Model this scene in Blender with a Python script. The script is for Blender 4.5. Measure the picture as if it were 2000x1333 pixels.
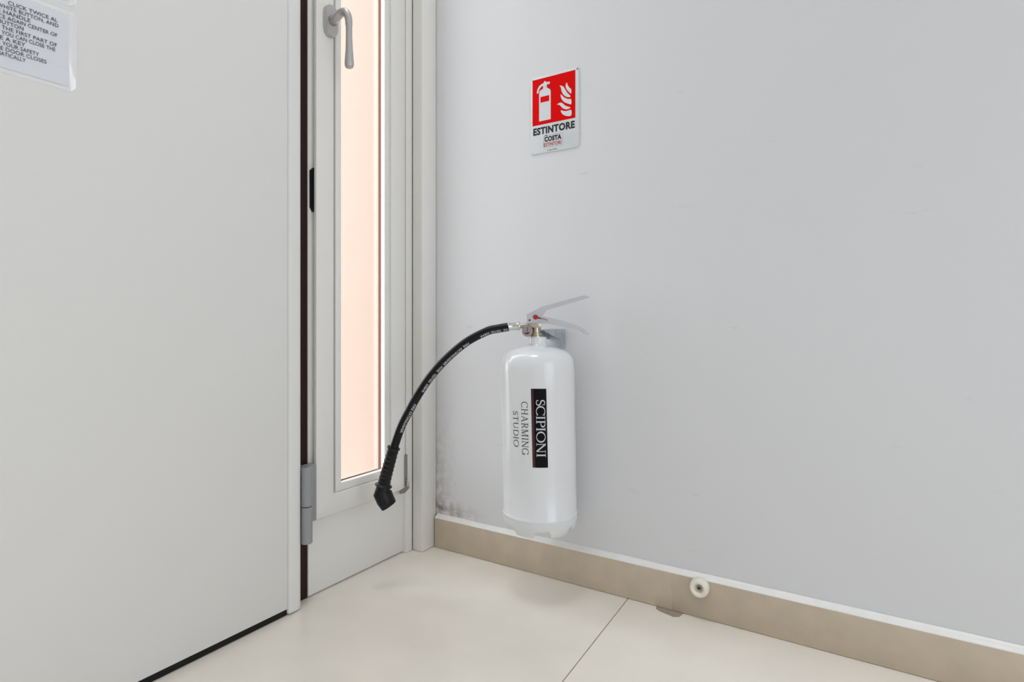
import bpy, bmesh, math, random
from mathutils import Vector, Matrix, noise as mnoise
random.seed(7)
C = bpy.context.scene.collection
PI = math.pi
for o in list(bpy.data.objects): bpy.data.objects.remove(o)

# ------------------------------------------------------------------ camera, sky, lights, exposure
cam_d = bpy.data.cameras.new('camera'); cam = bpy.data.objects.new('camera', cam_d); C.objects.link(cam)
cam.location = (0.9501, -1.1083, 0.55)
cam.rotation_euler = (PI/2, 0, math.radians(32.2865))
cam_d.sensor_width = 36; cam_d.lens = 1131/2000*36; cam_d.shift_y = -0.01825
cam_d.clip_start = 0.02
bpy.context.scene.camera = cam

W = bpy.data.worlds.new('sky'); bpy.context.scene.world = W; W.use_nodes = True
bg = W.node_tree.nodes['Background']
bg.inputs[0].default_value = (0.915, 0.95, 1.0, 1); bg.inputs[1].default_value = 4.9

def area(name, loc, rot, sx, sy, power, col):
    d = bpy.data.lights.new(name, 'AREA'); d.shape = 'RECTANGLE'; d.size = sx; d.size_y = sy
    d.energy = power; d.color = col
    o = bpy.data.objects.new(name, d); C.objects.link(o); o.location = loc; o.rotation_euler = rot
    return o
# daylight enters through an added, unseen rear window and the sidelight: portals only steer the sampling of the sky there
for nm, loc, rot, sx, sy in (('window_portal', (3.16, -1.45, 1.1), (0, PI/2, 0), 2.0, 1.7), ('sidelight_portal', (-.046, -.215, 1.13), (0, -PI/2, 0), 1.86, .17)):
    area(nm, loc, rot, sx, sy, 1, (1, 1, 1)).data.cycles.is_portal = True
def spot(name, loc, power, col, angle, blend, size):
    d = bpy.data.lights.new(name, 'SPOT'); d.energy = power; d.color = col
    d.spot_size = math.radians(angle); d.spot_blend = blend; d.shadow_soft_size = size
    o = bpy.data.objects.new(name, d); C.objects.link(o); o.location = loc
    return o
# low sun that rakes along the outside of the door wall
sd = bpy.data.lights.new('sun', 'SUN'); sd.energy = 8.0; sd.angle = math.radians(2); sd.color = (1.0, .97, .93)
so = bpy.data.objects.new('sun', sd); C.objects.link(so)
so.rotation_euler = Vector((.21, .80, -.56)).to_track_quat('-Z', 'Y').to_euler()
# unseen downlights added to brighten floor, walls and door (bodies built at the end)
ADDED_DOWNLIGHTS = [(0.30, -0.52), (1.45, -0.72), (0.75, -1.60), (2.00, -1.90)]
for k_, (x_, y_) in enumerate(ADDED_DOWNLIGHTS):
    spot('added_downlight_lamp', (x_, y_, 2.655), (19, 46, 46, 40)[k_], (0.89, 0.93, 1.0), (58, 56, 56, 84)[k_], 1.0, (.24, .05, .05, .05)[k_])

vs = bpy.context.scene.view_settings
bpy.context.scene.display_settings.display_device = 'sRGB'
vs.view_transform = 'Standard'; vs.look = 'None'; vs.gamma = 1; vs.use_curve_mapping = False
vs.exposure = 0.19
bpy.context.scene.cycles.max_bounces = 12
bpy.context.scene.cycles.diffuse_bounces = 8
bpy.context.scene.cycles.transparent_max_bounces = 16

# ------------------------------------------------------------------ helpers
def srgb(r, g, b):
    f = lambda c: (c/255/12.92 if c/255 <= .04045 else ((c/255+.055)/1.055)**2.4)
    return (f(r), f(g), f(b), 1)

def material(name, col, rough=.5, metal=0, spec=.5, var=0, scale=20, bump=0, bscale=200, coat=0, coatr=.05):
    m = bpy.data.materials.new(name); m.use_nodes = True
    nt = m.node_tree; N = nt.nodes; L = nt.links
    b = N['Principled BSDF']
    b.inputs['Base Color'].default_value = col
    b.inputs['Roughness'].default_value = rough; b.inputs['Metallic'].default_value = metal
    b.inputs['Specular IOR Level'].default_value = spec
    b.inputs['Coat Weight'].default_value = coat; b.inputs['Coat Roughness'].default_value = coatr
    tc = N.new('ShaderNodeTexCoord')
    if var:
        n = N.new('ShaderNodeTexNoise'); n.inputs['Scale'].default_value = scale; n.inputs['Detail'].default_value = 5
        L.new(tc.outputs['Object'], n.inputs['Vector'])
        r = N.new('ShaderNodeValToRGB')
        r.color_ramp.elements[0].position = .3; r.color_ramp.elements[1].position = .7
        r.color_ramp.elements[0].color = tuple(c*(1-var) for c in col[:3]) + (1,)
        r.color_ramp.elements[1].color = tuple(min(1, c*(1+var)) for c in col[:3]) + (1,)
        L.new(n.outputs['Fac'], r.inputs['Fac']); L.new(r.outputs['Color'], b.inputs['Base Color'])
    if bump:
        n2 = N.new('ShaderNodeTexNoise'); n2.inputs['Scale'].default_value = bscale; n2.inputs['Detail'].default_value = 3
        L.new(tc.outputs['Object'], n2.inputs['Vector'])
        bp = N.new('ShaderNodeBump'); bp.inputs['Strength'].default_value = bump; bp.inputs['Distance'].default_value = .002
        L.new(n2.outputs['Fac'], bp.inputs['Height']); L.new(bp.outputs['Normal'], b.inputs['Normal'])
    return m

def link(name, me, mat=None, parent=None, smooth=None):
    o = bpy.data.objects.new(name, me); C.objects.link(o)
    if mat: me.materials.append(mat)
    if parent: o.parent = parent
    if smooth is not None:
        for p in me.polygons: p.use_smooth = True
        me.set_sharp_from_angle(angle=math.radians(smooth))
    return o
def obj(name, bm, mat=None, parent=None, smooth=None, recalc=True):
    if recalc: bmesh.ops.recalc_face_normals(bm, faces=bm.faces)
    me = bpy.data.meshes.new(name); bm.to_mesh(me); bm.free()
    return link(name, me, mat, parent, smooth)
def empty(name, loc=(0, 0, 0), rz=0):
    o = bpy.data.objects.new(name, None); C.objects.link(o); o.location = loc; o.rotation_euler = (0, 0, rz)
    o.empty_display_size = .05
    return o
def tag(o, label=None, cat=None, group=None, kind=None):
    if label: o['label'] = label
    if cat: o['category'] = cat
    if group: o['group'] = group
    if kind: o['kind'] = kind
    return o
def box(bm, x0, x1, y0, y1, z0, z1, bev=0):
    v = [bm.verts.new(p) for p in ((x0,y0,z0),(x1,y0,z0),(x1,y1,z0),(x0,y1,z0),(x0,y0,z1),(x1,y0,z1),(x1,y1,z1),(x0,y1,z1))]
    fs = [bm.faces.new([v[i] for i in f]) for f in ((0,3,2,1),(4,5,6,7),(0,1,5,4),(1,2,6,5),(2,3,7,6),(3,0,4,7))]
    if bev:
        es = list({e for f in fs for e in f.edges})
        bmesh.ops.bevel(bm, geom=es, offset=bev, segments=2, affect='EDGES', profile=.5)
def boxobj(name, b, mat, parent=None, bev=0):
    bm = bmesh.new(); box(bm, *b, bev=bev)
    return obj(name, bm, mat, parent, 35 if bev else None)
def prism(bm, pts, ax, a0, a1, bev=0):
    """closed 2-D outline pushed along an axis: ax 'x' -> pts are (y,z); 'y' -> (x,z); 'z' -> (x,y)"""
    def P(p, a):
        return {'x': (a, p[0], p[1]), 'y': (p[0], a, p[1]), 'z': (p[0], p[1], a)}[ax]
    lo = [bm.verts.new(P(p, a0)) for p in pts]; hi = [bm.verts.new(P(p, a1)) for p in pts]
    fs = [bm.faces.new(lo), bm.faces.new(list(reversed(hi)))]
    n = len(pts)
    for i in range(n): fs.append(bm.faces.new((lo[i], hi[i], hi[(i+1) % n], lo[(i+1) % n])))
    if bev:
        es = list({e for f in fs for e in f.edges})
        bmesh.ops.bevel(bm, geom=es, offset=bev, segments=2, affect='EDGES', profile=.5)
def frame_for(d):
    d = Vector(d).normalized()
    a = Vector((0, 0, 1)) if abs(d.z) < .9 else Vector((1, 0, 0))
    s = d.cross(a).normalized(); return d, s, s.cross(d)
def lathe(bm, prof, org=(0, 0, 0), axis=(0, 0, 1), seg=48):
    d, s, t = frame_for(axis); org = Vector(org); rings = []
    for r, h in prof:
        if r < 1e-6: rings.append([bm.verts.new(org + d*h)])
        else: rings.append([bm.verts.new(org + d*h + (s*math.cos(2*PI*i/seg) + t*math.sin(2*PI*i/seg))*r) for i in range(seg)])
    for a, b in zip(rings, rings[1:]):
        for i in range(seg):
            j = (i+1) % seg
            if len(a) == 1 and len(b) == 1: continue
            if len(a) == 1: bm.faces.new((a[0], b[i], b[j]))
            elif len(b) == 1: bm.faces.new((a[i], b[0], a[j]))
            else: bm.faces.new((a[i], b[i], b[j], a[j]))
    return rings
def spline(pts, n):
    pts = [Vector(p) for p in pts]; P = [2*pts[0]-pts[1]] + pts + [2*pts[-1]-pts[-2]]; out = []
    for i in range(1, len(P)-2):
        for k in range(n):
            t = k/n; a, b, c, d = P[i-1:i+3]
            out.append(.5*((2*b) + (c-a)*t + (2*a-5*b+4*c-d)*t*t + (3*b-a-3*c+d)*t**3))
    return out + [pts[-1]]
def sweep(bm, path, rad, seg=24, up=(0, 1, 0), caps=True, normals=None):
    rings = []; up = Vector(up)
    for i, p in enumerate(path):
        d = normals[i] if normals else (path[min(i+1, len(path)-1)] - path[max(i-1, 0)])
        d = Vector(d).normalized(); s = d.cross(up).normalized(); t = s.cross(d)
        r = rad[i] if isinstance(rad, (list, tuple)) else rad
        rs, rt = r if isinstance(r, tuple) else (r, r)
        rings.append([bm.verts.new(p + s*rs*math.cos(2*PI*k/seg) + t*rt*math.sin(2*PI*k/seg)) for k in range(seg)])
    for a, b in zip(rings, rings[1:]):
        for k in range(seg): bm.faces.new((a[k], b[k], b[(k+1) % seg], a[(k+1) % seg]))
    if caps: bm.faces.new(rings[0]); bm.faces.new(list(reversed(rings[-1])))
    return rings
def round_rect(x0, x1, y0, y1, r, n=6):
    out = []
    for cx, cy, a in ((x1-r, y1-r, 0), (x0+r, y1-r, PI/2), (x0+r, y0+r, PI), (x1-r, y0+r, 1.5*PI)):
        for k in range(n+1): out.append((cx + r*math.cos(a+k*PI/2/n), cy + r*math.sin(a+k*PI/2/n)))
    return out

# ------------------------------------------------------------------ lettering
def text_flat(txt, bold=0.0, spacing=1.0):
    """outline text as (verts2d, faces), scaled later"""
    cu = bpy.data.curves.new('lettering', 'FONT'); cu.body = txt; cu.size = 1; cu.offset = bold
    cu.space_character = spacing; cu.resolution_u = 4; cu.fill_mode = 'FRONT'
    o = bpy.data.objects.new('lettering', cu); C.objects.link(o)
    dg = bpy.context.evaluated_depsgraph_get()
    me = o.evaluated_get(dg).to_mesh()
    V = [(v.co.x, v.co.y) for v in me.vertices]; F = [tuple(p.vertices) for p in me.polygons]
    o.evaluated_get(dg).to_mesh_clear()
    bpy.data.objects.remove(o); bpy.data.curves.remove(cu)
    return V, F
def fit(V, x0, x1, y0, y1):
    xs = [v[0] for v in V]; ys = [v[1] for v in V]
    a, b, c, d = min(xs), max(xs), min(ys), max(ys)
    return [(x0+(x-a)/(b-a)*(x1-x0), y0+(y-c)/(d-c)*(y1-y0)) for x, y in V]
def mapped(name, parts, fn, mat, parent):
    bm = bmesh.new()
    for V, F in parts:
        vs_ = [bm.verts.new(fn(*v)) for v in V]
        for f in F:
            try: bm.faces.new([vs_[i] for i in f])
            except ValueError: pass
    return obj(name, bm, mat, parent, recalc=False)

# serif capitals drawn with strokes of varying width (cap height 1)
def stroke(out, pts, ws):
    pts = [Vector(p) for p in pts]; n = len(pts); V, F = out; b = len(V)
    if not isinstance(ws, (list, tuple)): ws = [ws]*n
    for i, p in enumerate(pts):
        d = (pts[min(i+1, n-1)] - pts[max(i-1, 0)]).normalized(); nn = Vector((-d.y, d.x))*ws[i]/2
        V.append((p.x+nn.x, p.y+nn.y)); V.append((p.x-nn.x, p.y-nn.y))
    for i in range(n-1): F.append((b+2*i, b+2*i+1, b+2*i+3, b+2*i+2))
def seglist(a, b, n=8): return [(a[0]+(b[0]-a[0])*k/n, a[1]+(b[1]-a[1])*k/n) for k in range(n+1)]
def arcpts(cx, cy, rx, ry, a0, a1, n=20):
    return [(cx+rx*math.cos(math.radians(a0+(a1-a0)*k/n)), cy+ry*math.sin(math.radians(a0+(a1-a0)*k/n))) for k in range(n+1)]
def serif_word(word, TK=.13, TN=.055, gap=.14):
    out = ([], []); x = 0
    def stem(cx, w, y0=0, y1=1, s0=True, s1=True):
        stroke(out, seglist((x+cx, y0), (x+cx, y1)), w)
        e = w/2+.085
        if s0: stroke(out, seglist((x+cx-e, y0+.018), (x+cx+e, y0+.018), 4), .036)
        if s1: stroke(out, seglist((x+cx-e, y1-.018), (x+cx+e, y1-.018), 4), .036)
    def bowl(cx, cy, rx, ry, a0, a1, n=28):
        P = arcpts(cx+x, cy, rx, ry, a0, a1, n)
        ws = [TN+(TK-TN)*abs(math.cos(math.radians(a0+(a1-a0)*k/n)))**1.4 for k in range(n+1)]
        stroke(out, P, ws)
    def line(a, b, w): stroke(out, seglist((x+a[0], a[1]), (x+b[0], b[1])), w)
    for ch in word:
        if ch == 'I': stem(.16, TK); adv = .32
        elif ch == 'S':
            P = arcpts(.27, .745, .185, .225, 25, 270, 18) + arcpts(.27, .265, .205, .237, 90, -160, 18)[1:]
            n = len(P); ws = [TN+(TK-TN)*max(0, math.sin(PI*k/(n-1)))**2 for k in range(n)]
            stroke(out, [(x+a, b) for a, b in P], ws)
            line((.445, .70), (.455, .95), .035); line((.065, .05), (.07, .30), .035); adv = .52
        elif ch == 'C' or ch == 'G':
            bowl(.45, .5, .40, .478, 42, 318 if ch == 'C' else 335)
            line((.765, .70), (.775, .97), .035)
            if ch == 'C': line((.765, .06), (.76, .20), .03); adv = .80
            else: stem(.76, TK, .06, .43, False, True); adv = .92
        elif ch == 'O': bowl(.46, .5, .41, .478, 0, 360, 40); adv = .92
        elif ch == 'P' or ch == 'R':
            stem(.16, TK)
            line((.16, .97), (.32, .97), TN); bowl(.32, .735, .25, .235, 90, -90); line((.32, .50), (.16, .50), TN)
            adv = .60
            if ch == 'R':
                line((.33, .50), (.66, .02), TK); line((.60, .018), (.76, .018), .036); adv = .74
        elif ch == 'D':
            stem(.16, TK); line((.16, .97), (.36, .97), TN); bowl(.36, .5, .42, .472, 90, -90); line((.36, .028), (.16, .028), TN); adv = .84
        elif ch == 'N':
            stem(.13, TN); stem(.73, TN, 0, 1, False, True); line((.12, .99), (.72, .01), TK); adv = .86
        elif ch == 'H': stem(.16, TK); stem(.68, TK); line((.16, .5), (.68, .5), TN); adv = .84
        elif ch == 'A':
            line((.10, 0), (.40, .99), TN); line((.38, .99), (.72, 0), TK); line((.22, .34), (.60, .34), TN)
            line((.0, .018), (.20, .018), .036); line((.58, .018), (.86, .018), .036); adv = .84
        elif ch == 'M':
            stem(.13, TN); line((.14, .98), (.47, .04), TK); line((.47, .04), (.80, .98), TN); stem(.84, TK); adv = 1.0
        elif ch == 'T':
            stem(.36, TK, 0, .98, True, False); line((.02, .97), (.70, .97), TN); line((.03, .80), (.03, .98), .04); line((.69, .80), (.69, .98), .04); adv = .72
        elif ch == 'U':
            line((.17, .36), (.17, 1), TK); line((.71, .36), (.71, 1), TN); bowl(.44, .36, .27, .335, 180, 360)
            line((.03, .982), (.31, .982), .036); line((.60, .982), (.82, .982), .036); adv = .86
        else: adv = .4
        x += adv + gap
    return out

# ------------------------------------------------------------------ materials
def wall_paint():
    m = material('white_wall_paint', srgb(220, 220, 221), .55, spec=.3, bump=.05, bscale=60)
    nt = m.node_tree; N = nt.nodes; L = nt.links; b = N['Principled BSDF']
    tc = N.new('ShaderNodeTexCoord'); sx = N.new('ShaderNodeSeparateXYZ'); L.new(tc.outputs['Object'], sx.inputs[0])
    def math_(op, a, bb=None, clamp=False):
        n = N.new('ShaderNodeMath'); n.operation = op; n.use_clamp = clamp
        for i, v in enumerate((a, bb)):
            if v is None: continue
            if isinstance(v, (int, float)): n.inputs[i].default_value = v
            else: L.new(v, n.inputs[i])
        return n.outputs[0]
    def ramp(v, a, bb):
        r = N.new('ShaderNodeMapRange'); L.new(v, r.inputs['Value']); r.interpolation_type = 'SMOOTHSTEP'
        r.inputs['From Min'].default_value = a; r.inputs['From Max'].default_value = bb
        return r.outputs[0]
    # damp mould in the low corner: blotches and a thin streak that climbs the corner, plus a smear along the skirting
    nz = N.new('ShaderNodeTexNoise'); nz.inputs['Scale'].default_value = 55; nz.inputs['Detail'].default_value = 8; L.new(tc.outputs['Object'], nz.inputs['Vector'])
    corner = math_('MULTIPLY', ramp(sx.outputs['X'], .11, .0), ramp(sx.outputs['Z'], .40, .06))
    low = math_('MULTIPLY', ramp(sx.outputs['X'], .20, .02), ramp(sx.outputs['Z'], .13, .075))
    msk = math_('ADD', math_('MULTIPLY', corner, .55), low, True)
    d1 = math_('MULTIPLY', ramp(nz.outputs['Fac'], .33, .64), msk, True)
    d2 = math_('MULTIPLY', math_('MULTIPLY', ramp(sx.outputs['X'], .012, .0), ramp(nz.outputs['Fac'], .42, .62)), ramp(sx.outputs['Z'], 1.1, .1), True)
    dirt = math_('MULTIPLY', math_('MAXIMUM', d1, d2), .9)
    # sparse faint scuffs
    mp = N.new('ShaderNodeMapping'); mp.inputs['Scale'].default_value = (5, 5, 17); mp.inputs['Rotation'].default_value = (0, .35, 0)
    L.new(tc.outputs['Object'], mp.inputs['Vector'])
    n3 = N.new('ShaderNodeTexNoise'); n3.inputs['Scale'].default_value = 2.2; n3.inputs['Detail'].default_value = 6; L.new(mp.outputs['Vector'], n3.inputs['Vector'])
    sc = math_('MULTIPLY', ramp(n3.outputs['Fac'], .665, .76), .25)
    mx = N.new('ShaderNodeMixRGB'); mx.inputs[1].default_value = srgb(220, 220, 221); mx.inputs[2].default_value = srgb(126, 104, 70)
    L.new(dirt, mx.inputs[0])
    mx2 = N.new('ShaderNodeMixRGB'); L.new(mx.outputs[0], mx2.inputs[1]); mx2.inputs[2].default_value = srgb(175, 172, 168); L.new(sc, mx2.inputs[0])
    L.new(mx2.outputs[0], b.inputs['Base Color'])
    return m
M = {}
M['wall'] = wall_paint()
M['wall_plain'] = material('white_plaster', srgb(224, 225, 227), .6, spec=.3, bump=.04, bscale=60)
M['ceiling'] = material('ceiling_white', srgb(236, 236, 234), .8, spec=.2)
M['lacquer'] = material('white_lacquer', srgb(230, 228, 223), .38, spec=.4, bump=.012, bscale=25)
M['door'] = material('door_white', srgb(229, 228, 225), .42, spec=.35, bump=.015, bscale=18)
M['tile'] = material('beige_porcelain_tile', srgb(233, 226, 215), .27, spec=.5, var=.035, scale=9, bump=.03, bscale=500)
M['skirting'] = material('taupe_porcelain', srgb(197, 182, 161), .42, spec=.4, var=.06, scale=26, bump=.03, bscale=500)
M['grout'] = material('grey_grout', srgb(150, 142, 128), .9, spec=.1, var=.12, scale=60)
M['grout_smear'] = material('grout_smear', srgb(163, 150, 132), .8, spec=.2, var=.06, scale=90)
M['joint'] = material('pale_joint', srgb(196, 186, 170), .8, spec=.2, var=.15, scale=90)
M['gap_shade'] = material('dark_gap_fill', srgb(120, 112, 98), .9, spec=.1, var=.75, scale=28)  # dark tone for the shade inside the architrave gap
M['caulk'] = material('white_caulk', srgb(236, 234, 229), .35, spec=.5, var=.03, scale=40, bump=.2, bscale=70)
M['black'] = material('black_rubber', srgb(12, 12, 13), .5, spec=.3)
M['maroon'] = material('dark_maroon_seal', srgb(38, 12, 8), .6, spec=.3)
M['brown_gasket'] = material('brown_gasket', srgb(84, 64, 57), .8, spec=.1)
M['grey_hinge'] = material('grey_painted_hinge', srgb(148, 149, 150), .42, metal=.0, spec=.5, bump=.01)
M['satin'] = material('satin_aluminium', srgb(192, 189, 188), .42, metal=.75, bump=.03, bscale=900)
M['steel'] = material('zinc_steel', srgb(196, 202, 206), .42, metal=.55, var=.12, scale=60)
M['chrome'] = material('polished_steel', srgb(205, 205, 203), .16, metal=1)
M['nickel'] = material('nickel_brass', srgb(186, 176, 160), .28, metal=.9, var=.1, scale=80)
M['old_metal'] = material('dull_metal', srgb(150, 148, 136), .45, metal=.7, var=.1, scale=60)
M['ground'] = material('grey_paving', srgb(130, 126, 120), .9, var=.1, scale=6)
M['outer_sash'] = material('outer_sash_paint', (.236, .176, .147, 1), .7, spec=.2)
M['peach'] = material('peach_render', (.236, .184, .155, 1), .9, spec=.1, var=.015, scale=8)
M['enamel'] = material('white_enamel', srgb(228, 229, 230), .22, spec=.5, coat=.35, coatr=.04)
M['plastic_white'] = material('white_plastic', srgb(224, 226, 227), .3, spec=.45)
M['lever_white'] = material('white_powder_coat', srgb(194, 195, 198), .4, spec=.4)
M['hose'] = material('black_hose_rubber', srgb(5, 5, 6), .34, spec=.28, bump=.05, bscale=400)
M['grip'] = material('black_nozzle_plastic', srgb(12, 12, 14), .42, spec=.32)
M['ink_white'] = material('white_print', srgb(205, 207, 212), .5)
M['ink_black'] = material('black_print', srgb(16, 16, 18), .45)
M['ink_grey'] = material('grey_print', srgb(52, 52, 55), .5, spec=.2)
M['ink_text'] = material('dark_grey_print', srgb(66, 66, 72), .5)
M['ink_maroon'] = material('maroon_print', srgb(62, 8, 14), .35)
M['label_black'] = material('black_label_film', srgb(5, 4, 7), .32, spec=.15)
M['red'] = material('signal_red', srgb(222, 0, 0), .5, spec=.08)
M['dark_red'] = material('dark_red_print', srgb(170, 24, 30), .5)
M['sign_white'] = material('white_aluminium_sign', srgb(216, 220, 222), .38, spec=.4)
M['seal_red'] = material('red_seal_plastic', srgb(178, 14, 22), .35)
M['dial'] = material('gauge_dial', srgb(168, 152, 160), .35)
M['stop'] = material('cream_rubber', srgb(238, 233, 219), .42, spec=.4, bump=.05, bscale=300)
M['paper'] = material('printed_paper', srgb(224, 225, 232), .22, spec=.45)
M['lamp'] = bpy.data.materials.new('lamp_diffuser'); M['lamp'].use_nodes = True
_b = M['lamp'].node_tree.nodes['Principled BSDF']; _b.inputs['Emission Color'].default_value = (1, .985, .955, 1); _b.inputs['Emission Strength'].default_value = 6
def clear_mix(name, base, fac, rough, tint=(1, 1, 1, 1)):
    m = bpy.data.materials.new(name); m.use_nodes = True; nt = m.node_tree; N = nt.nodes; L = nt.links
    b = N['Principled BSDF']; b.inputs['Base Color'].default_value = base; b.inputs['Roughness'].default_value = rough
    t = N.new('ShaderNodeBsdfTransparent'); t.inputs[0].default_value = tint
    mx = N.new('ShaderNodeMixShader'); mx.inputs[0].default_value = fac
    L.new(t.outputs[0], mx.inputs[1]); L.new(b.outputs[0], mx.inputs[2]); L.new(mx.outputs[0], N['Material Output'].inputs['Surface'])
    return m, b
M['glass'], _g = clear_mix('window_glass', (1, 1, 1, 1), .06, .03)
_g.inputs['Metallic'].default_value = 1
M['tinted'], _t = clear_mix('tinted_glass', (1, 1, 1, 1), .05, .05, (.74, .75, .76, 1)); _t.inputs['Metallic'].default_value = 1
M['film'], _f = clear_mix('laminate_film', (.97, .97, .98, 1), .8, .08)

_f.inputs['IOR'].default_value = 1.9
# ------------------------------------------------------------------ room shell
RX, RY, RZ = 3.1, -2.9, 2.7
floor = tag(boxobj('floor', (-.09, RX+.1, RY-.1, .1, -.06, -.0012), M['grout']), kind='structure')
# large square porcelain tiles, laid very slightly out of square with the wall
ang = math.atan2(.0123, .3056); T = .80; J = .0018
ca, sa = math.cos(ang), math.sin(ang)
def fl(p, q): return (.529 + p*ca + q*sa, p*sa - q*ca)
def clip(poly, f):
    out = []
    for a, b in zip(poly, poly[1:]+poly[:1]):
        fa, fb = f(a), f(b)
        if fa >= 0: out.append(a)
        if fa*fb < 0:
            t = fa/(fa-fb); out.append((a[0]+(b[0]-a[0])*t, a[1]+(b[1]-a[1])*t))
    return out
for i in range(-1, 4):
    for j in range(-1, 4):
        p0, p1 = i*T+J/2, (i+1)*T-J/2; q0, q1 = j*T-.02+J/2, (j+1)*T-.02-J/2
        poly = [fl(p0, q0), fl(p1, q0), fl(p1, q1), fl(p0, q1)]
        for f in (lambda a: a[0]+.085, lambda a: RX-a[0], lambda a: -.0-a[1], lambda a: a[1]-RY): poly = clip(poly, f) if poly else poly
        if len(poly) < 3: continue
        bm = bmesh.new(); prism(bm, poly, 'z', -.012, 0)
        es = [e for e in bm.edges if all(abs(v.co.z) < 1e-6 for v in e.verts)]
        bmesh.ops.bevel(bm, geom=es, offset=.0006, segments=1, affect='EDGES')
        obj('tile', bm, M['tile'], floor)
bm = bmesh.new(); prism(bm, [(.588, -.011), (.590, -.0215), (.599, -.0275), (.628, -.0345), (.637, -.0285), (.640, -.011)], 'z', -.0005, .0003)
obj('grout_smear', bm, M['grout_smear'], floor)

tag(boxobj('ceiling', (-.1, RX+.1, RY-.1, .1, RZ, RZ+.1), M['ceiling']), kind='structure')
wr = tag(boxobj('wall_right', (-.09, RX+.1, 0, .12, -.05, RZ), M['wall']), kind='structure')
# left wall with the opening of the door and its sidelight (thin masonry behind, peach outside)
bm = bmesh.new()
box(bm, -.09, 0, -1.42, 0, 2.17, RZ)
box(bm, -.09, 0, RY-.1, -1.42, -.05, RZ)
box(bm, -.09, -.0455, -1.42, -.50, -.05, 2.17)
box(bm, -.09, -.045, -.03, -.0005, -.05, 2.17)
box(bm, -.09, -.0455, -.50, -.1505, -.05, .10)
tag(obj('wall_left', bm, M['wall_plain']), kind='structure')
bm = bmesh.new()
box(bm, RX, RX+.1, RY-.1, -2.3, -.05, RZ); box(bm, RX, RX+.1, -.6, 0, -.05, RZ); box(bm, RX, RX+.1, -2.3, -.6, 2.1, RZ); box(bm, RX, RX+.1, -2.3, -.6, -.05, .1)
tag(obj('wall_rear', bm, M['wall_plain']), kind='structure')
tag(boxobj('wall_near', (-.09, RX+.1, RY-.1, RY, -.05, RZ), M['wall_plain']), kind='structure')
w2 = tag(empty('added_rear_window', (RX, -1.45, .1)), kind='structure')  # unseen rear window, put in to bring daylight onto door and walls
for n, b in (('jamb', (0, .06, -.85, -.80, .05, 1.95)), ('jamb', (0, .06, .80, .85, .05, 1.95)), ('mullion', (0, .06, -.03, .03, .05, 1.95)),
             ('sill', (-.03, .06, -.85, .85, 0, .05)), ('head', (0, .06, -.85, .85, 1.95, 2.0))):
    boxobj(n, b, M['lacquer'], w2, .004)
for y0_ in (-.80, .03): boxobj('pane', (.028, .032, y0_, y0_+.77, .05, 1.95), M['tinted'], w2)  # tint dims the light this added window lets in
tag(boxobj('ground', (-6, -.0905, -6, 4, -.12, -.05), M['ground']), kind='structure')
# peach-painted return wall outside, seen through the sidelight
bm = bmesh.new(); box(bm, -1.3, -.0402, -.1504, -.0302, -.05, 2.165)
outer = tag(obj('trim_2', bm, M['peach']), kind='structure')
outer['label'] = 'peach rendered outer return wall seen through the sidelight glass'

# skirting of the right wall: tiles butted with a thin joint, and a bead of white caulk on top
bb = tag(empty('baseboard_right', (.0, 0, 0)), kind='structure')
for x0, x1 in ((.0335, .6166), (.6178, 1.2166), (1.2178, 1.8166), (1.8178, 2.4166), (2.4178, 3.0166)):
    boxobj('skirting_tile', (x0, x1, -.012, 0, .0008, .0718), M['skirting'], bb, .0006)
for xj in (.6172, 1.2172, 1.8172):
    boxobj('joint', (xj-.0008, xj+.0008, -.01192, 0, .0008, .0716), M['joint'], bb)
bm = bmesh.new(); rows = []
for k in range(121):
    x = .0335 + k*(3.0-.0335)/120; n1 = mnoise.noise((x*9, 3, 0))*.0012; n2 = mnoise.noise((x*7, 9, 2))*.0007
    rows.append([bm.verts.new(p) for p in ((x, -.0004, .0716), (x, -.0121-n2*.3, .0716), (x, -.0116-n2, .0734+n2), (x, -.0062, .0758+n1*.5), (x, -.0022, .0778+n1), (x, -.0004, .0800+n1))])
for a, b in zip(rows, rows[1:]):
    for i in range(5): bm.faces.new((a[i], b[i], b[i+1], a[i+1]))
obj('caulk_bead', bm, M['caulk'], bb, 60)
tag(boxobj('baseboard_rear', (RX-.012, RX, RY, -.012, 0, .0718), M['skirting']), kind='structure')

# architrave in the corner
bm = bmesh.new(); box(bm, .0, .0305, -.0548, -.0022, .0006, 2.16, bev=.0022)
t1 = tag(obj('trim_1', bm, M['lacquer'], smooth=35), kind='structure')
boxobj('joint', (.0, .0255, -.0024, -.0002, .0, 2.16), M['gap_shade'], t1)  # dark strip standing in for shade in the open gap beside the wall

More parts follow.
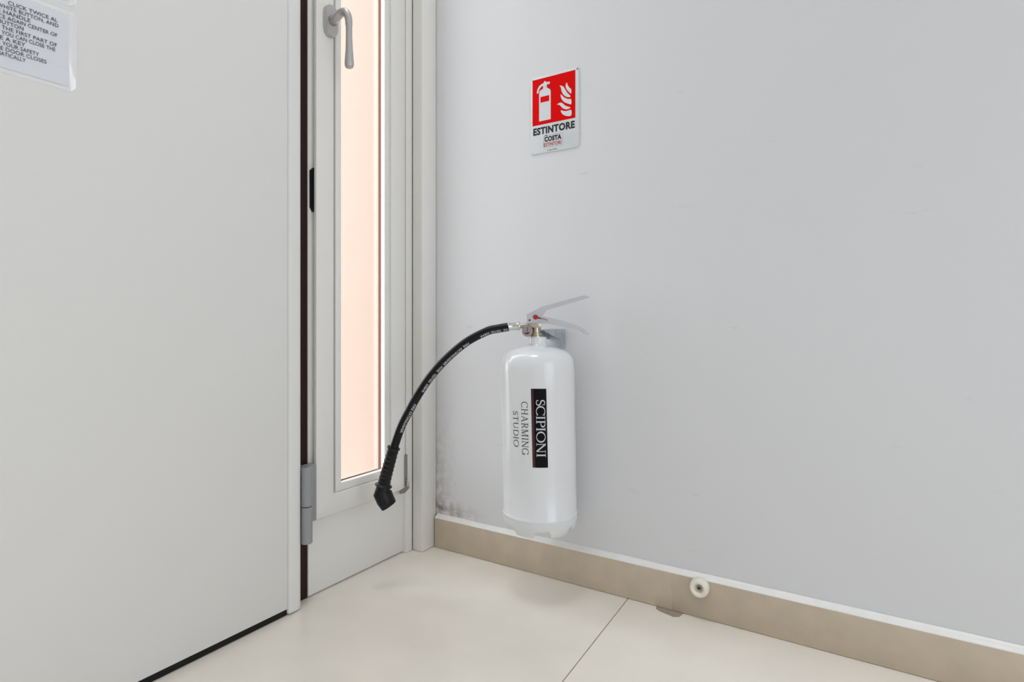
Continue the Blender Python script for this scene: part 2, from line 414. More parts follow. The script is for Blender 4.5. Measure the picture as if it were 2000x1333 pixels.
# ------------------------------------------------------------------ sidelight window
w1 = tag(empty('window_1', (0, 0, 0)), kind='structure')
Z1 = 2.10
boxobj('frame_post', (-.045, 0, -.0775, -.0552, .0005, 2.15), M['lacquer'], w1, .001)
boxobj('frame_post', (-.045, -.010, -.3495, -.3335, .15, 2.15), M['lacquer'], w1, .001)
boxobj('frame_head', (-.045, 0, -.349, -.0552, Z1+.004, 2.15), M['lacquer'], w1, .001)
bm = bmesh.new()
boxobj('bottom_panel', (-.045, -.010, -.3490, -.0662, .0025, .176), M['lacquer'], w1, .0012)
def ring(name, x0, x1, yo0, yo1, zo0, zo1, yi0, yi1, zi0, zi1, mat, bev=.0015):
    """mitred rectangular frame of four members, one object each"""
    for nm, pts in ((name[0], [(yo0, zo0), (yi0, zi0), (yi0, zi1), (yo0, zo1)]), (name[0], [(yo1, zo0), (yi1, zi0), (yi1, zi1), (yo1, zo1)]),
                    (name[1], [(yo0, zo0), (yo1, zo0), (yi1, zi0), (yi0, zi0)]), (name[1], [(yo0, zo1), (yo1, zo1), (yi1, zi1), (yi0, zi1)])):
        bm = bmesh.new(); prism(bm, pts, 'x', x0, x1)
        if bev:
            es = [e for e in bm.edges if not any(abs(v.co.y-a) < 1e-6 and abs(v.co.z-b) < 1e-6 for v in e.verts for a, b in ())
                  and not (abs((e.verts[0].co-e.verts[1].co).y) > 1e-4 and abs((e.verts[0].co-e.verts[1].co).z) > 1e-4) and abs((e.verts[0].co-e.verts[1].co).x) < 1e-6 and e.verts[0].co.x > (x0+x1)/2]
            bmesh.ops.bevel(bm, geom=es, offset=bev, segments=2, affect='EDGES', profile=.5)
        obj(nm, bm, mat, w1, 40)
ring(('sash_stile', 'sash_rail'), -.0005, .006, -.3425, -.0862, .1570, Z1, -.2988, -.1322, .1975, 2.055, M['lacquer'])
ring(('sash_back_stile', 'sash_back_rail'), -.0162, -.0005, -.3360, -.0890, .1640, Z1-.004, -.2970, -.1335, .1985, 2.054, M['lacquer'], 0)
ring(('outer_sash_stile', 'outer_sash_rail'), -.040, -.0168, -.3360, -.0890, .1640, Z1-.004, -.2970, -.1505, .2000, 2.052, M['outer_sash'], 0)
ring(('glazing_bead', 'glazing_bead'), -.008, .0025, -.2912, -.1327, .1980, 2.050, -.2759, -.1503, .2150, 2.036, M['lacquer'], .0018)
ring(('gasket', 'gasket'), -.016, -.0085, -.2955, -.1335, .1990, 2.0535, -.2755, -.1501, .2153, 2.0362, M['brown_gasket'], 0)
ring(('groove_shade', 'groove_shade'), -.0084, -.004, -.2965, -.1338, .1985, 2.054, -.2905, -.1332, .1990, 2.0515, M['brown_gasket'], 0)  # brown strip painted in as the shadow line of the groove around the bead
boxobj('pane', (-.0165, -.0145, -.297, -.134, .199, 2.053), M['glass'], w1)
# black latch keep beside the sash
bm = bmesh.new(); prism(bm, [(-.3465, .7800), (-.3410, .7715), (-.3395, .7715), (-.3395, .8595), (-.3410, .8595), (-.3468, .8535)], 'x', -.0105, -.0035)
obj('latch_keep', bm, M['black'], w1)
# handle: rounded rosette and drooping lever
yc, zc = -.3120, 1.1610
pts = []
for k in range(33):
    a = 2*PI*k/33; c, s = math.cos(a), math.sin(a)
    pts.append((yc + .0150*math.copysign(abs(c)**.62, c), zc + .0312*math.copysign(abs(s)**.62, s)))
bm = bmesh.new(); prism(bm, pts, 'x', .0058, .0172, bev=.0012)
ros = obj('handle', bm, M['satin'], w1, 35)
bm = bmesh.new()
path = spline([(.0165, yc, zc-.0005), (.027, yc, zc+.001), (.041, yc+.001, zc+.0085), (.0530, yc+.002, zc+.0075), (.0600, yc+.003, zc-.004), (.0622, yc+.003, zc-.022),
               (.0630, yc+.0025, zc-.048), (.0635, yc+.0025, zc-.072), (.0635, yc+.0025, zc-.090), (.0635, yc+.0025, zc-.0990), (.0635, yc+.0025, zc-.1050), (.0635, yc+.0025, zc-.1075)], 8)
nn = len(path)-1
def hrad(t):
    P = [(0, .0088), (.12, .0082), (.30, .0078), (.42, .0070), (.52, .0068), (.62, .0078), (.70, .0092), (.775, .0100), (.82, .0099), (.86, .0094), (.90, .0082), (.94, .0062), (.975, .0038), (1, .0006)]
    for (a, ra), (b, rb) in zip(P, P[1:]):
        if t <= b: return ra+(rb-ra)*(t-a)/(b-a)
    return .001
rings = []
prev = Vector((0, 1, 0))
sweep(bm, path, [(hrad(i/nn)*.96, hrad(i/nn)*.86) if i/nn > .45 else hrad(i/nn) for i in range(nn+1)], 24, up=(.001, 1, 0.002))
obj('lever', bm, M['satin'], ros, 50)
bm = bmesh.new(); lathe(bm, [(0, 0), (.0100, 0), (.0100, .0016), (0, .0016)], (.0170, yc, zc-.0005), (1, 0, 0), 32)
obj('collar', bm, M['old_metal'], ros, 40)
# corner hinge of the sash
bm = bmesh.new(); box(bm, -.0005, .0075, -.0905, -.0800, .1640, .2370, .0010)
hg = obj('corner_hinge', bm, M['old_metal'], w1, 40)
bm = bmesh.new(); prism(bm, [(-.1050, .1550), (-.0875, .1605), (-.0870, .1760), (-.0800, .1790), (-.0768, .1700), (-.0768, .1560), (-.0900, .1490), (-.1040, .1490)], 'x', .004, .0105, .001)
obj('hinge_foot', bm, M['old_metal'], hg, 40)
bm = bmesh.new(); lathe(bm, [(0, 0), (.0022, 0), (.0026, .004), (.0022, .018), (0, .019)], (.0095, -.0815, .162), (0, 0, 1), 16)
obj('hinge_pin', bm, M['steel'], hg, 40)

# ------------------------------------------------------------------ door leaf
d1 = tag(empty('door_1', (0, 0, 0)), kind='structure')
boxobj('door_panel', (-.030, .0150, -1.36, -.4155, .0122, 2.13), M['door'], d1, .0008)
# rounded edge profile that covers the leaf's edge
prof = [(-.030, -.4148), (.0165, -.4148), (.0180, -.4135), (.0182, -.4080)]
for k in range(9):
    a = PI/2*k/8; prof.append((.0042 + .014*math.cos(a), -.3985 + .0165*math.sin(a)))
prof.append((-.030, -.3820))
bm = bmesh.new(); prism(bm, prof, 'z', .0036, 2.13)
obj('edge_profile', bm, M['door'], d1, 50)
boxobj('bottom_seal', (-.024, .0128, -1.36, -.4150, .0, .0121), M['black'], d1, .0015)
boxobj('seal_strip', (-.044, -.0125, -.3815, -.3497, .0, 2.13), M['maroon'], d1)
# two-knuckle hinge
for nm, z0, z1 in (('hinge_knuckle', .1936, .2690), ('hinge_knuckle', .1215, .1924)):
    bm = bmesh.new(); lathe(bm, [(0, 0), (.0098, 0), (.0108, .001), (.0108, z1-z0-.001), (.0098, z1-z0), (0, z1-z0)], (.0135, -.3715, z0), (0, 0, 1), 32)
    obj(nm, bm, M['grey_hinge'], d1, 40)
bm = bmesh.new(); lathe(bm, [(0, 0), (.0095, 0), (.0095, .0014), (0, .0014)], (.0135, -.3715, .1923), (0, 0, 1), 24)
obj('hinge_washer', bm, M['black'], d1, 40)
boxobj('hinge_leaf', (-.0095, .0105, -.3712, -.3455, .1580, .2690), M['grey_hinge'], d1, .0012)

# ------------------------------------------------------------------ laminated notices on the door
def notice(name, y0, y1, z0, z1, label, lines):
    root = tag(empty(name, (.0152, (y0+y1)/2, z0)), label, 'notice', 'laminated notices on the door')
    oy, oz = (y0+y1)/2, z0
    # film pouch: thin rounded sheet, its free right edge lifting off the door
    bm = bmesh.new(); pts = round_rect(y0, y1, z0, z1, .008, 6)
    NY, NZ = 40, 26; grid = {}
    def lift(y, z):
        e = max(0, 1-(y1-y)/.0088); w = mnoise.noise((z*38, y*22, 1.3))
        return .0002 + e*e*(.0028+.0022*w+(z-z0)*.03)
    r = .008
    for i in range(NY+1):
        fy = i/NY; y = y0 + (y1-y0)*(1-(1-fy)**1.8)
        dz = 0
        dd = min(y-y0, y1-y)
        if dd < r: dz = r - math.sqrt(max(0, r*r-(r-dd)**2))
        for j in range(NZ+1):
            z = z0+dz + (z1-z0-2*dz)*j/NZ
            grid[i, j] = bm.verts.new((lift(y, z), y-oy, z-oz))
    for i in range(NY):
        for j in range(NZ): bm.faces.new((grid[i, j], grid[i+1, j], grid[i+1, j+1], grid[i, j+1]))
    obj('laminate_film', bm, M['film'], root, 60, recalc=False)
    py0, py1, pz0, pz1 = y0+.0085, y1-.0088, z0+.0055, z1-.0055
    bm = bmesh.new(); g = {}
    for i in range(31):
        for j in range(21):
            y = py0+(py1-py0)*i/30; z = pz0+(pz1-pz0)*j/20
            g[i, j] = bm.verts.new((.0009 + .0004*mnoise.noise((z*55, y*42, 2)) * max(0, (y-py0)/(py1-py0)), y-oy, z-oz))
    for i in range(30):
        for j in range(20): bm.faces.new((g[i, j], g[i+1, j], g[i+1, j+1], g[i, j+1]))
    obj('printed_sheet', bm, M['paper'], root, 60, recalc=False)
    parts = []
    for txt, ya, yb, zb in lines:
        V, F = text_flat(txt, .006, 1.02)
        hgt = .0050
        if ya is None:
            w_ = (max(v[0] for v in V)-min(v[0] for v in V)); ya = yb - w_*.0050/.72*1.02
        parts.append((fit(V, ya, yb, zb, zb+hgt*(1.15 if ',' in txt else 1) ) if ',' not in txt else fit(V, ya, yb, zb-.0008, zb+hgt), F))
    if parts: mapped('lettering', parts, lambda a, b: (.00185, a-oy, b-oz), M['ink_text'], root)
    return root
zb = lambda i: .9537-.0067*i
notice('laminated_notice', -.905, -.7552, .8665, .9745, 'lower laminated instruction sheet with grey capital text stuck on the white door',
       [('CLICK TWICE AL', -.8286, -.7760, zb(0)), ('WHITE BUTTON, AND', -.8400, -.7752, zb(1)), ('THE HANDLE', -.8490, -.8058, zb(2)),
        ('ONCE AGAIN CENTER OF', -.8480, -.7765, zb(3)), ('BUTTON', -.8385, -.8129, zb(4)), ('THE FIRST PART OF', -.8350, -.7769, zb(5)),
        ('YOU CAN CLOSE THE', -.8350, -.7786, zb(6)), ('LIKE A KEY', -.8470, -.8109, zb(7)), ('FOR YOUR SAFETY', -.8470, -.7965, zb(8)),
        ('THE DOOR CLOSES', -.8450, -.7884, zb(9)), ('AUTOMATICALLY', -.8560, -.8106, zb(10))])
notice('laminated_notice', -.905, -.7552, .9832, 1.0912, 'upper laminated sheet whose lower corner shows at the top edge of the picture', [])

# ------------------------------------------------------------------ fire sign on the right wall
sg = tag(empty('safety_sign', (.359, 0, .9205)), 'red and white rectangular wall sign with extinguisher and flame symbols', 'sign')
S = lambda L: [(x-.359, z-.9205) for x, z in L]
bm = bmesh.new(); prism(bm, S(round_rect(.3005, .4175, .9205, 1.0900, .005)), 'y', -.0024, -.0004, .0004)
plate = obj('sign_plate', bm, M['sign_white'], sg, 40)
def flat(name, polys, yy, mat, parent):
    bm = bmesh.new()
    for p in polys:
        vs_ = [bm.verts.new((x, yy, z)) for x, z in S(p)]
        f = bm.faces.new(vs_)
    bmesh.ops.triangulate(bm, faces=bm.faces[:])
    bmesh.ops.recalc_face_normals(bm, faces=bm.faces)
    for f in bm.faces:
        if f.normal.y > 0: f.normal_flip()
    return obj(name, bm, mat, parent, recalc=False)
def smooth_poly(P, n=4):
    Q = [Vector((x, z, 0)) for x, z in P]; out = []; m_ = len(Q)
    for i in range(m_):
        a, b, c, d = Q[i-1], Q[i], Q[(i+1) % m_], Q[(i+2) % m_]
        for k in range(n):
            t = k/n; v = .5*((2*b)+(c-a)*t+(2*a-5*b+4*c-d)*t*t+(3*b-a-3*c+d)*t**3); out.append((v.x, v.y))
    return out
flat('red_field', [[(.3050, .9828), (.4098, .9828), (.4098, 1.0840), (.3050, 1.0840)]], -.0026, M['red'], sg)
flat('extinguisher_symbol', [
    [(0.3219, 0.9907), (0.3219, 1.0544), (0.3232, 1.0570), (0.3262, 1.0588), (0.3300, 1.0597), (0.3318, 1.0606), (0.3321, 1.065), (0.3415, 1.065), (0.3418, 1.0606), (0.3438, 1.0594), (0.3472, 1.0575), (0.3500, 1.0545), (0.3508, 1.0510), (0.3508, 0.9907)],
    [(0.3162, 1.0530), (0.3164, 1.0577), (0.3189, 1.0643), (0.3229, 1.0691), (0.329, 1.0718), (0.3337, 1.0726), (0.3337, 1.0748), (0.3350, 1.0761), (0.3372, 1.0763), (0.3390, 1.0751), (0.3392, 1.0732), (0.3477, 1.0728), (0.3491, 1.0704), (0.3481, 1.0678), (0.3451, 1.0674), (0.3421, 1.0688), (0.3415, 1.0643), (0.3321, 1.0646), (0.3306, 1.0674), (0.325, 1.0639), (0.3215, 1.0593), (0.3199, 1.0530)]], -.0028, M['sign_white'], sg)
flat('symbol_band', [[(0.3254, 1.0436), (0.3254, 1.0311), (0.3470, 1.0311), (0.3470, 1.0436)]], -.0030, M['red'], sg)
flames = [[(0.3897, 1.0614), (0.3924, 1.0545), (0.3958, 1.0494), (0.4, 1.0448), (0.4, 1.0357), (0.3958, 1.0391), (0.392, 1.0434), (0.3881, 1.0494), (0.3868, 1.0548), (0.3876, 1.059)],
 [(0.3723, 1.0583), (0.3775, 1.0572), (0.3824, 1.0532), (0.3862, 1.0472), (0.391, 1.0393), (0.3987, 1.0305), (0.3958, 1.0292), (0.391, 1.0302), (0.3853, 1.0336), (0.3804, 1.0389), (0.3769, 1.0466), (0.3756, 1.0538)],
 [(0.3752, 1.0395), (0.3795, 1.0348), (0.3853, 1.0297), (0.3929, 1.0257), (0.4, 1.0237), (0.4, 1.0131), (0.3929, 1.0157), (0.3853, 1.0198), (0.3795, 1.0253), (0.3756, 1.033)],
 [(0.3658, 1.0191), (0.3736, 1.0217), (0.3795, 1.0193), (0.3853, 1.0135), (0.3929, 1.0092), (0.3983, 1.0069), (0.3958, 1.0048), (0.3891, 1.0044), (0.3833, 1.0064), (0.3775, 1.011), (0.3736, 1.0158), (0.3697, 1.0183)],
 [(0.3756, 1.005), (0.3814, 1.0025), (0.3891, 1.0007), (0.4, 1.0009), (0.4, 0.9895), (0.3929, 0.9891), (0.3853, 0.9918), (0.3795, 0.996), (0.3766, 1.0)]]
for f in flames: flat('flame_symbol', [smooth_poly(f, 3)], -.0028, M['sign_white'], sg)
onsign = lambda a, b: (a-.359, -.0027, b-.9205)
V, F = text_flat('ESTINTORE', .045, 1.08)
mapped('lettering', [(fit(V, .3070, .4084, .9612, .9774), F)], onsign, M['ink_black'], sg)
V, F = text_flat('COSTA', .055, 1.08)
V2, F2 = [], []
logo = mapped('logo_lettering', [(fit(V, .3352, .3768, .9432, .9545), F)], onsign, M['ink_black'], sg)
V, F = text_flat('ESTINTORI', .022, 1.08)
lr = mapped('logo_lettering', [(fit(V, .3340, .3762, .9330, .9410), F)], onsign, M['dark_red'], sg)
lr['label'] = 'dark red small capitals under the black logo word'
# a little extinguisher arc above the first letter, and the rounded outline of the logo
bm = bmesh.new()
def ribbon(pts, w, yy=-.0027):
    out = ([], []); stroke(out, pts, w); vs_ = [bm.verts.new((a-.359, yy, b-.9205)) for a, b in out[0]]
    for f in out[1]: bm.faces.new([vs_[i] for i in f])
rr = round_rect(.3330, .3796, .9308, .9568, .003, 5); ribbon(rr+rr[:1], .00035)
ribbon(arcpts(.3392, .9535, .0036, .0046, 15, 200, 12), .0006); ribbon([(.3375, .9585), (.3410, .9570)], .0012)
obj('logo_outline', bm, M['ink_grey'], sg, recalc=False)
bm = bmesh.new(); x = .3425
for wv in (.0016, .0012, .0, .0018, .0010, .0014, .0, .0016, .0012, .0016, .0012, .0016, .0014):
    if wv: ribbon([(x, .9243), (x+wv, .9243)], .0014)
    x += max(wv, .0010)+.0005
obj('phone_print', bm, M['ink_grey'], sg, recalc=False)
for x, z, mt in ((.4142, 1.0853, 'old_metal'), (.4132, .9249, 'sign_white'), (.3040, 1.0853, 'sign_white'), (.3040, .9249, 'sign_white')):
    bm = bmesh.new(); lathe(bm, [(.0020, 0), (.0018, .0006), (0, .0009)], (x-.359, -.0023, z-.9205), (0, -1, 0), 16)
    obj('fixing_pin', bm, M[mt], sg, 40)

# ------------------------------------------------------------------ door stop on the skirting
ds = tag(empty('door_stop', (.6715, -.012, .0600)), 'small round cream rubber door stop screwed to the taupe skirting', 'door stop')
bm = bmesh.new()
lathe(bm, [(.0162, 0), (.0172, .001), (.0174, .006), (.0170, .0115), (.0158, .0148), (.0140, .0165), (.0118, .0168), (.0096, .0156), (.0080, .0128), (.0074, .0085), (.0, .0085)], (0, 0, 0), (0, -1, 0), 48)
obj('rubber_ring', bm, M['stop'], ds, 60)
bm = bmesh.new(); lathe(bm, [(.0052, .0085), (.0050, .0100), (.0036, .0108), (.0022, .0106), (.0020, .0090), (0, .0090)], (0, 0, 0), (0, -1, 0), 24)
sc_ = obj('screw', bm, M['old_metal'], ds, 40)
bm = bmesh.new(); lathe(bm, [(.0021, .0103), (0, .0103)], (0, 0, 0), (0, -1, 0), 6)
obj('screw_recess', bm, M['black'], sc_)

# ------------------------------------------------------------------ wall bracket
bk = tag(empty('wall_bracket', (.3633, 0, .494)), 'galvanised steel wall bracket holding the fire extinguisher by its neck', 'bracket')
bx_, bz_ = .3633, .494
def bkbox(n, b, bev=.0004, par=bk, mat='steel'): return boxobj(n, (b[0]-bx_, b[1]-bx_, b[2], b[3], b[4]-bz_, b[5]-bz_), M[mat], par, bev)
bkbox('wall_plate', (.3420, .3846, -.0026, -.0006, .494, .5362))
vx, vy = .3602, -.0839
pts = [(vx-.0160, -.0022), (vx+.0160, -.0022), (vx+.0160, vy-.006), (vx+.0108, vy-.006), (vx+.0108, vy)]
for k in range(9): a = PI*k/8; pts.append((vx+.0108*math.cos(a), vy+.0108*math.sin(a)))
pts += [(vx-.0108, vy-.006), (vx-.0160, vy-.006)]
bm = bmesh.new(); prism(bm, [(a-bx_, b) for a, b in pts], 'z', .5336-bz_, .5356-bz_)
obj('fork_plate', bm, M['steel'], bk)
for s in (-1, 1):
    bm = bmesh.new(); xg = vx+s*.0155
    prism(bm, [(-.0022, .5350-bz_), (-.0022, .5125-bz_), (vy+.010, .5310-bz_), (vy+.006, .5350-bz_)], 'x', xg-bx_-.0008, xg-bx_+.0008)
    obj('gusset', bm, M['steel'], bk)
bm = bmesh.new(); lathe(bm, [(.0040, 0), (.0038, .0012), (.0022, .0020), (.0016, .0012), (0, .0012)], (.3722-bx_+.002, -.0026, .528-bz_), (0, -1, 0), 20)
sw = obj('screw', bm, M['chrome'], bk, 40)
bm = bmesh.new(); box(bm, .3742-bx_-.0020, .3742-bx_+.0020, -.0048, -.0044, .528-bz_-.0005, .528-bz_+.0005); box(bm, .3742-bx_-.0005, .3742-bx_+.0005, -.0048, -.0044, .528-bz_-.0020, .528-bz_+.0020)
obj('screw_slot', bm, M['black'], sw)

# ------------------------------------------------------------------ fire extinguisher (local: x to the right, -y towards the room, z up from its base)
ZB = .136
fx = tag(empty('fire_extinguisher', (.3655, -.0805, ZB), math.atan2(.5342, .8454)), 'white fire extinguisher with black hose hanging from a wall bracket above the skirting', 'fire extinguisher')
R = .0745
off = lambda z: -.0023 + (.3305-z)*.01551          # it hangs slightly out of plumb
def lean(bm):
    for v in bm.verts: v.co.x += off(v.co.z)
prof = [(0, .012), (.060, .012), (.0725, .020), (.0752, .0262), (.0763, .0288), (.0767, .0308), (.0759, .0332), (.0745, .0354), (R, .10), (R, .20), (R, .27), (R, .312)]
prof += [(.0744, .320), (.0741, .3275), (.0732, .3345), (.0713, .3408), (.0680, .3465), (.0630, .3519), (.0560, .3565), (.0470, .3604), (.0370, .3636), (.0275, .3660), (.0215, .3676), (.0190, .3700), (.0182, .3740), (.0180, .3836), (.0168, .3846), (0, .3846)]
bm = bmesh.new(); lathe(bm, prof, seg=96); lean(bm)
obj('cylinder', bm, M['enamel'], fx, 40)
# plastic foot ring with scalloped notches
bm = bmesh.new(); n = 240; rowsO = []
for k in range(n):
    th = 2*PI*k/n; ph = (th*6/(2*PI)) % 1; dist = min(ph, 1-ph)*60
    up_ = .0098*max(0, min(1, (15.5-dist)/6.0)); up_ = up_*up_*(3-2*up_/.0098)/.0098 if up_ > 0 else 0
    # local angle 0 points to the viewer (-y)
    dx, dy = math.sin(th), -math.cos(th)
    ring_ = []
    for r, z in ((.0756, .0282), (.0753, .020), (.0742, .0135), (.0724, max(.0075, up_+.001)), (.0704, max(.0020, up_+.0006)), (.0690, max(-.0006, up_+.0002)), (.0676, up_-.0025), (.0660, up_-.0025), (.0656, .02), (.0656, .0275)):
        ring_.append(bm.verts.new((dx*r, dy*r, z)))
    rowsO.append(ring_)
for k in range(n):
    a, b = rowsO[k], rowsO[(k+1) % n]
    for i in range(9): bm.faces.new((a[i], b[i], b[i+1], a[i+1]))
    bm.faces.new((a[9], b[9], b[0], a[0]))
lean(bm)
obj('foot_ring', bm, M['plastic_white'], fx, 50)
# label and lettering on the cylinder
def oncyl(rr): 
    def f(u, z):
        th = (u-off(z))/R
        return (off(z)+rr*math.sin(th), -rr*math.cos(th), z)
    return f
def arc_u(u, z): return off(z) + R*math.asin((u-off(z))/R)      # seen offset -> distance along the skin
def patch(name, u0, u1, z0, z1, rr, mat, par):
    n1, n2 = 14, 24; V = []; F = []
    for j in range(n2+1):
        z = z0+(z1-z0)*j/n2; sh = (z1-z)*.0232
        for i in range(n1+1): V.append((arc_u(u0+sh, z)+(arc_u(u1+sh, z)-arc_u(u0+sh, z))*i/n1, z))
    for j in range(n2):
        for i in range(n1): a = j*(n1+1)+i; F.append((a, a+1, a+n1+2, a+n1+1))
    return mapped(name, [(V, F)], oncyl(rr), mat, par)
lab = patch('label', -.0186, .0106, .1359, .2869, R+.0004, M['label_black'], fx)
patch('label_stripe', -.0184, -.0137, .1361, .2867, R+.0006, M['ink_maroon'], lab)
def down_text(word, utop0, utop1, z0, z1, lean_u, mats, par, rr, name, **kw):
    """word reading downwards, cap tops to the right"""
    V, F = serif_word(word, **kw); Vf = fit(V, 0, z0-z1, 0, 1)
    out = []
    for a, b in Vf:
        z = z0-a; sh = a/(z0-z1)*lean_u; u = utop0+sh+(utop1-utop0)*b
        out.append((arc_u(u, z), z))
    return mapped(name, [(out, F)], oncyl(rr), mats, par)
down_text('SCIPIONI', -.0094, .0086, .2656, .1564, .0014, M['ink_white'], lab, R+.0008, 'label_lettering', TK=.125, TN=.06, gap=.03)
down_text('CHARMING', -.0373, -.0243, .2614, .1586, .0018, M['ink_grey'], fx, R+.0004, 'lettering', TK=.105, TN=.065, gap=.10)
down_text('STUDIO', -.0528, -.0429, .2414, .1726, .0016, M['ink_grey'], fx, R+.0004, 'lettering', TK=.105, TN=.065, gap=.10)
# valve
bm = bmesh.new()
lathe(bm, [(0, .3836), (.0152, .3836), (.0156, .3850), (.0152, .3872), (.0125, .3880), (.0125, .3900), (.0140, .3906), (.0140, .3922), (.0106, .3932), (.0106, .4035), (0, .4035)], (-.0063, 0, 0), seg=6*8)
vb = obj('valve_body', bm, M['nickel'], fx, 40)
bm = bmesh.new(); box(bm, -.0222, .0043, -.0118, .0118, .4032, .4128, .0012)
obj('valve_head', bm, M['nickel'], vb, 40)
bm = bmesh.new(); lathe(bm, [(0, -.006), (.0062, -.006), (.0062, .016), (.0052, .016), (.0052, .020), (0, .020)], (-.0190, 0, .4062), (-1, 0, 0), 24)
obj('outlet', bm, M['nickel'], vb, 40)
# gauge
gd = Vector((-.40, -.91, .0)).normalized(); gc = Vector((-.0245, -.0185, .3960))
bm = bmesh.new(); lathe(bm, [(0, -.022), (.0042, -.022), (.0042, -.008), (.0098, -.0075), (.0108, -.006), (.0108, .0010), (.0102, .0018), (.0092, .0018), (.0090, .0004), (0, .0004)], gc, gd, 40)
ga = obj('pressure_gauge', bm, M['nickel'], fx, 40)
bm = bmesh.new(); lathe(bm, [(.0090, .0007), (0, .0007)], gc, gd, 40)
obj('gauge_dial', bm, M['dial'], ga, recalc=True)
d_, s_, t_ = frame_for(gd)
right = Vector((0, 0, 1)).cross(-gd).normalized() * -1
if right.x < 0: right = -right
upv = Vector((0, 0, 1))
def ondial(a, b, h=.0010): return gc + gd*h + right*a + upv*b
bm = bmesh.new(); out = ([], [])
stroke(out, arcpts(0, .0005, .0058, .0052, 200, 340, 16), [.0008+.0016*math.sin(PI*k/16) for k in range(17)]); stroke(out, [(.0006, -.004), (.0010, .0080)], .0011)
vs_ = [bm.verts.new(ondial(*p)) for p in out[0]]
for f in out[1]: bm.faces.new([vs_[i] for i in f])
obj('needle', bm, M['ink_black'], ga, recalc=False)
# levers: folded sheet channels
def channel(name, outline, top_n, half, mat, hole=None):
    bm = bmesh.new(); t = .0016
    for s in (-1, 1): prism(bm, outline, 'y', s*half-(t if s > 0 else 0), s*half+(t if s < 0 else 0), 0)
    top = outline[:top_n]
    for a, b in zip(top, top[1:]):
        d = Vector((b[0]-a[0], b[1]-a[1])).normalized(); nn = Vector((d.y, -d.x))*t
        prism(bm, [a, b, (b[0]+nn.x, b[1]+nn.y), (a[0]+nn.x, a[1]+nn.y)], 'y', -half+.0002, half-.0002)
    return obj(name, bm, mat, fx)
up_out = [(-.0247, .4302), (.006, .4458), (.091, .469), (.1014, .4657), (.0993, .4632), (.0641, .4528), (.0153, .4384), (.0076, .4276), (.0036, .4202), (.0036, .4116), (-.0232, .4116)]
lv = channel('squeeze_lever', up_out, 4, .0110, M['lever_white'])
lo_out = [(.0020, .4223), (.0092, .4259), (.0217, .4233), (.0488, .4171), (.08, .4069), (.0939, .3992), (.1017, .3898), (.0939, .3902), (.0839, .3976), (.0683, .4007), (.0333, .4085), (.0177, .4113), (.0020, .4116)]
channel('carry_handle', lo_out, 7, .0088, M['lever_white'])
bm = bmesh.new(); lathe(bm, [(.0012, -.0235), (.0012, 0), (.0048, 0), (.0050, .0010), (.0044, .0024), (0, .0028)], (-.0072, -.0112, .4246), (0, -1, 0), 28)
sp = obj('safety_seal', bm, M['seal_red'], fx, 50)
bm = bmesh.new(); sweep(bm, spline([(-.0035, -.0128, .4238), (.0005, -.0130, .4226), (.0030, -.0128, .4222)], 4), .0011, 12)
obj('seal_clip', bm, M['ink_grey'], sp, 60)
bm = bmesh.new(); sweep(bm, spline([(.0022, -.0128, .4224), (.0080, -.0134, .4212), (.0130, -.0130, .4196), (.0172, -.0112, .4183)], 5), .0006, 8)
obj('seal_wire', bm, M['seal_red'], sp, 60)
bm = bmesh.new(); lathe(bm, [(.0020, 0), (.0016, .0008), (0, .0009)], (-.0193, -.0110, .4184), (0, -1, 0), 16)
obj('pivot_pin', bm, M['ink_grey'], lv, 40)
# hose
hp = spline([(-.0560, 0, .4052), (-.0619, 0, .4046), (-.0841, 0, .4009), (-.107, 0, .3952), (-.1488, 0, .3730), (-.1906, 0, .3376), (-.2221, 0, .3017), (-.2482, 0, .2626), (-.2627, 0, .2365), (-.2803, 0, .2020), (-.2935, 0, .1644), (-.2980, 0, .1480)], 8)
HR = .0087
bm = bmesh.new(); sweep(bm, hp[8:], HR, 28)
ho = obj('hose', bm, M['hose'], fx, 60)
# crimped ferrule
fd = Vector((1, 0, .03)).normalized()
bm = bmesh.new(); lathe(bm, [(.0060, -.001), (.0084, -.001), (.0086, .0006), (.0078, .0020), (.0080, .0192), (.0092, .0200), (.0094, .0228), (.0088, .0238), (.0050, .0240), (.0050, .034)], (-.0622, 0, .4052), fd, 32)
obj('ferrule', bm, M['chrome'], ho, 40)
# printing along the hose: reads from the valve down to the nozzle on the lower side
L_ = [0]
for a, b in zip(hp, hp[1:]): L_.append(L_[-1]+(b-a).length)
def hose_at(s):
    for i in range(len(hp)-1):
        if s <= L_[i+1]:
            t = (s-L_[i])/(L_[i+1]-L_[i]); p = hp[i].lerp(hp[i+1], t)
            d0 = (hp[i+1]-hp[max(i-1, 0)]).normalized(); d1_ = (hp[min(i+2, len(hp)-1)]-hp[i]).normalized()
            return p, d0.lerp(d1_, t).normalized()
    return hp[-1], (hp[-1]-hp[-2]).normalized()
parts = []
def hose_text(txt, s0, s1):
    V, F = text_flat(txt, .010, 1.05); parts.append((fit(V, s0, s1, 0, .0052), F))
runs = []
for words in ([('HOSE', .008, .017), ('TESTED', .0215, .0435), ('55BAR', .0475, .0680)],
              [('FIRE', .0950, .1090), ('EXTINGUISHER', .1135, .1640), ('HOSE', .1680, .1830), ('TESTED', .1880, .2110), ('55BAR', .2150, .2350)],
              [('FIRE', .2640, .2780), ('EXTINGUISHER', .2810, .3290)]):
    parts = []
    for w_ in words: hose_text(*w_)
    runs.append(parts)
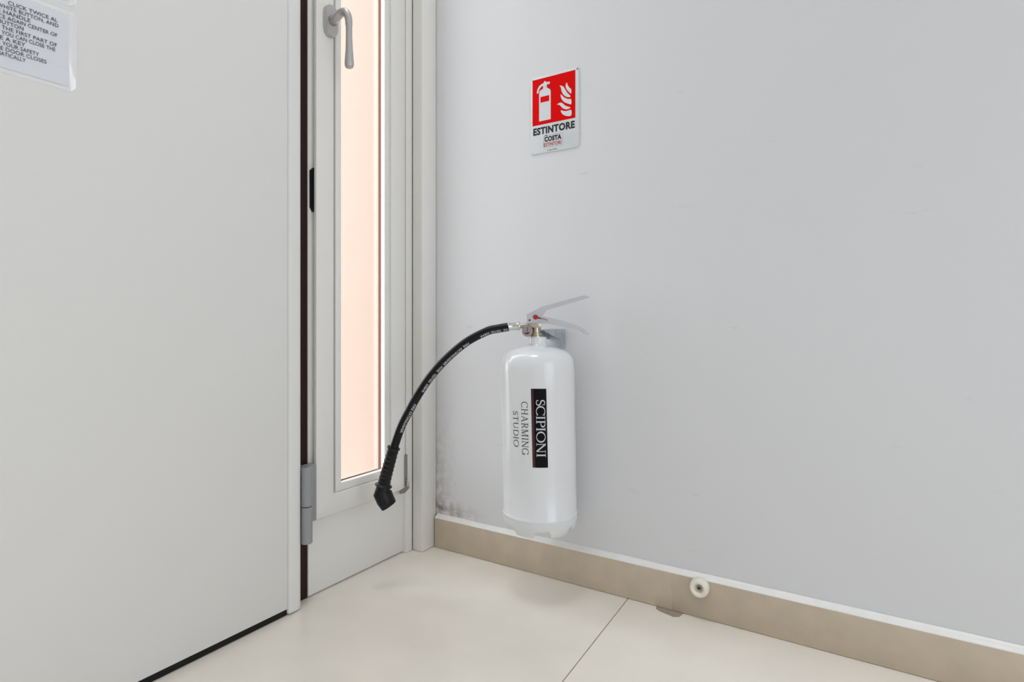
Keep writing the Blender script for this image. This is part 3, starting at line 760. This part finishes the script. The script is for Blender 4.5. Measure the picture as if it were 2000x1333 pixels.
def onhose(s, b):
    p, d = hose_at(s); nrm = Vector((d.z, 0, -d.x))      # sideways in the plane of the hose
    if nrm.z > 0 and abs(nrm.z) > .3 or nrm.x < -.3: nrm = -nrm
    ph = math.radians(18) + b/HR
    return p + (nrm*math.sin(ph) + Vector((0, -1, 0))*math.cos(ph))*(HR+.00035)
def fill_text(parts, name, fn, mat, par):
    return mapped(name, parts, fn, mat, par)
for parts in runs: fill_text(parts, 'hose_lettering', onhose, M['ink_white'], ho)
# nozzle: ribbed grip, flange and angled head
gp = spline([(-.2958, 0, .1592), (-.3034, 0, .1320), (-.3107, 0, .1059), (-.3168, 0, .0815)], 30)
ng = len(gp)-1; rad = []
for i in range(ng+1):
    t = i/ng; base = .0108 + .0014*t
    k = (t*9) % 1
    r = base + (.0011 if k < .16 else (.0011*(1-(k-.16)/.84)*.35))
    if t < .045: r = .0132
    rad.append(r)
bm = bmesh.new(); sweep(bm, gp, rad, 36)
nz_ = obj('nozzle', bm, M['grip'], fx, 25)
gdir = (gp[-1]-gp[-4]).normalized()
bm = bmesh.new(); lathe(bm, [(0, -.010), (.0105, -.010), (.0125, -.004), (.0176, .0), (.0178, .0012), (.0150, .0024), (0, .0024)], gp[-1], gdir, 40)
obj('flange', bm, M['grip'], nz_, 40)
ed = Vector((.546, 0, -.838))
hpts = [gp[-1]+gdir*.0015, gp[-1]+gdir*.008+Vector((.001, 0, 0)), Vector((-.3188, 0, .0655)), Vector((-.3140, 0, .0540)), Vector((-.3060, 0, .0400)), Vector((-.3054, 0, .0391))]
hn = [gdir, gdir, (gdir*.45+ed*.55), ed, ed, ed]
bm = bmesh.new(); rg = sweep(bm, hpts, [.0135, .0148, .0188, .0184, .0166, .0156], 36, normals=hn)
obj('nozzle_head', bm, M['grip'], nz_, 35)

# ------------------------------------------------------------------ added downlights (out of frame, put in to light the room)
for i, (x_, y_) in enumerate(ADDED_DOWNLIGHTS):
    where = ('over the extinguisher corner', 'close to the right wall past the extinguisher', 'in front of the door away from the corner', 'in the far rear of the room')[i]
    dl = tag(empty('added_downlight', (x_, y_, RZ)), 'added out-of-frame round white ceiling downlight ' + where, 'lamp', 'added ceiling downlights')
    k = (4.8, 1, 1, 1)[i]
    bm = bmesh.new(); lathe(bm, [(.060*k, 0), (.062*k, -.004), (.055*k, -.006), (.050*k, -.002), (.048*k, 0)], (0, 0, 0), (0, 0, 1), 40)
    obj('trim_ring', bm, M['lacquer'], dl, 40)
    bm = bmesh.new(); lathe(bm, [(.0478*k, -.001), (0, -.001)], (0, 0, 0), (0, 0, 1), 32)
    obj('lens', bm, M['lamp'], dl)
